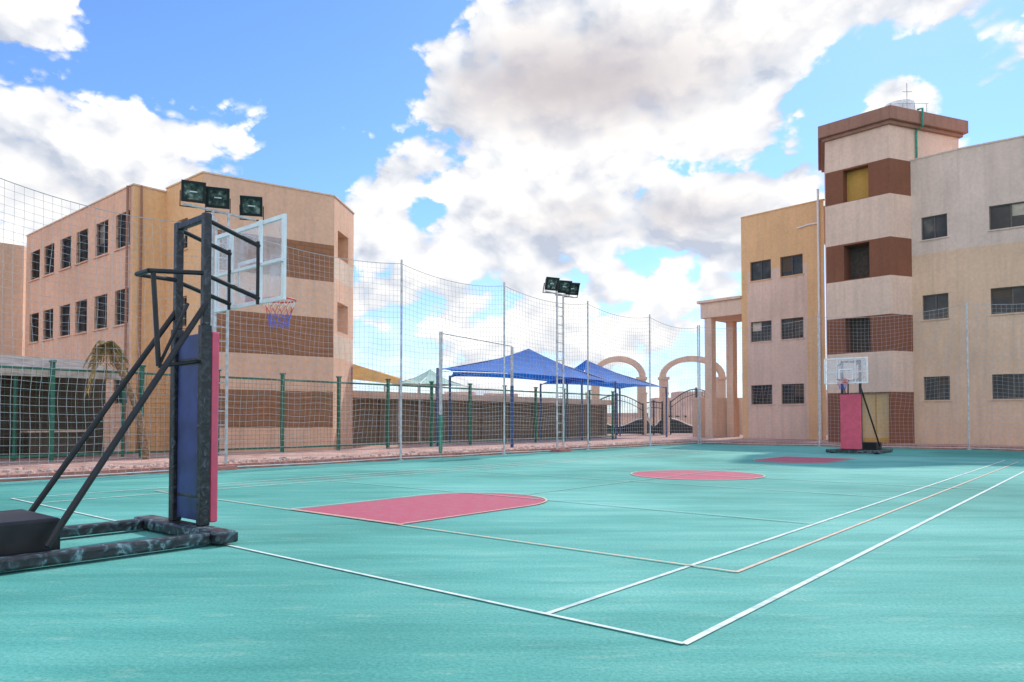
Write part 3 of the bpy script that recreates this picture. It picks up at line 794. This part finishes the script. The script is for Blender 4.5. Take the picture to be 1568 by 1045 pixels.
def blob(az, el, sx, sz, amp):
    az, el = math.radians(az), math.radians(el)
    c = (math.cos(el)*math.sin(az), math.cos(el)*math.cos(az), math.sin(el))
    q = vm('SUBTRACT', dirn, c).outputs[0]; q = vm('MULTIPLY', q, (1/sx, 1/sx, 1/sz)).outputs[0]
    l = vm('DOT_PRODUCT', q, q).outputs['Value']
    return mth('MULTIPLY', mth('EXPONENT', mth('MULTIPLY', l, -1.0)), amp)
blobs = [(-22, 25.5, .15, .075, -.6), (-11, 29, .10, .05, -.45), (-34, 26, .055, .04, .55),
         (-33, 16.5, .14, .08, .75), (-20.3, 23.2, .045, .04, .46), (-18, 16.5, .04, .03, -.2),
         (7, 25, .22, .10, .8), (-9, 17.5, .15, .05, .55), (2, 14, .30, .07, .5), (4, 8, .4, .06, .3),
         (24.5, 22.5, .05, .04, -.5), (31, 23.2, .04, .03, -.5), (28, 21.5, .04, .03, .6), (27, 28, .2, .03, .9), (14.8, 18.6, .05, .02, -.6),
         (19, 15, .12, .05, .6), (36, 23, .07, .05, .5), (-6.5, 16.2, .04, .025, -.65), (-12, 11.5, .05, .015, -.3), (10.5, 12.7, .05, .014, -.25)]
acc = None
for b in blobs:
    v = blob(*b); acc = v if acc is None else mth('ADD', acc, v)
sep = N.new('ShaderNodeSeparateXYZ'); L.new(dirn, sep.inputs[0])
back = smooth(sep.outputs[1], .45, -.5)        # unseen sky behind the viewer: sun-facing clouds, brightness added to light the walls
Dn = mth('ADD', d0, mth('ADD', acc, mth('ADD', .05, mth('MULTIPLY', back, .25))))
alpha = smooth(Dn, -.03, .14)
light = mth('ADD', mth('MULTIPLY', mth('SUBTRACT', d0, d1), 1.8), .74, clamp=True)
gblob = mth('ADD', blob(5, 25, .2, .06, 1.0), mth('ADD', blob(10, 15.5, .16, .035, .6), mth('ADD', blob(4, 10, .2, .03, .45), blob(-33, 14.5, .1, .03, .25))), clamp=True)
shade = mth('MULTIPLY', smooth(Dn, .15, .6), gblob, clamp=True)
cm = N.new('ShaderNodeMix'); cm.data_type = 'RGBA'; L.new(light, cm.inputs[0])
cm.inputs[6].default_value = (.58, .64, .76, 1); cm.inputs[7].default_value = (1.18, 1.16, 1.13, 1)
cg = N.new('ShaderNodeMix'); cg.data_type = 'RGBA'; L.new(mth('MULTIPLY', shade, .88), cg.inputs[0])
L.new(cm.outputs[2], cg.inputs[6]); cg.inputs[7].default_value = (.64, .58, .60, 1)
sky = N.new('ShaderNodeTexSky'); sky.sky_type = 'NISHITA'; sky.sun_disc = False
sky.sun_elevation = EL; sky.sun_rotation = AZ; sky.air_density = 1.0; sky.dust_density = .2; sky.ozone_density = 2.0
tint = N.new('ShaderNodeMix'); tint.data_type = 'RGBA'; tint.blend_type = 'MULTIPLY'; tint.inputs[0].default_value = 1
L.new(sky.outputs[0], tint.inputs[6]); tint.inputs[7].default_value = (.90, 1.18, 1.55, 1)
b1 = N.new('ShaderNodeBackground'); L.new(tint.outputs[2], b1.inputs[0]); b1.inputs[1].default_value = .138
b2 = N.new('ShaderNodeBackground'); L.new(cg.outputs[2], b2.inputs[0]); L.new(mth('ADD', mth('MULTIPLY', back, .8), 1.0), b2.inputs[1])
haze = smooth(sep.outputs[2], .0, .26, .65, 0.)
al = mth('MAXIMUM', alpha, haze)
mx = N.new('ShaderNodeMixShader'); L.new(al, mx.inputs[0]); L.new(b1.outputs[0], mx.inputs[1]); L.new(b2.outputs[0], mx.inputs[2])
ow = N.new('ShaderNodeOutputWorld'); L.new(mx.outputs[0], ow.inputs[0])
scene.view_settings.view_transform = 'Standard'; scene.view_settings.look = 'None'; scene.view_settings.exposure = 0
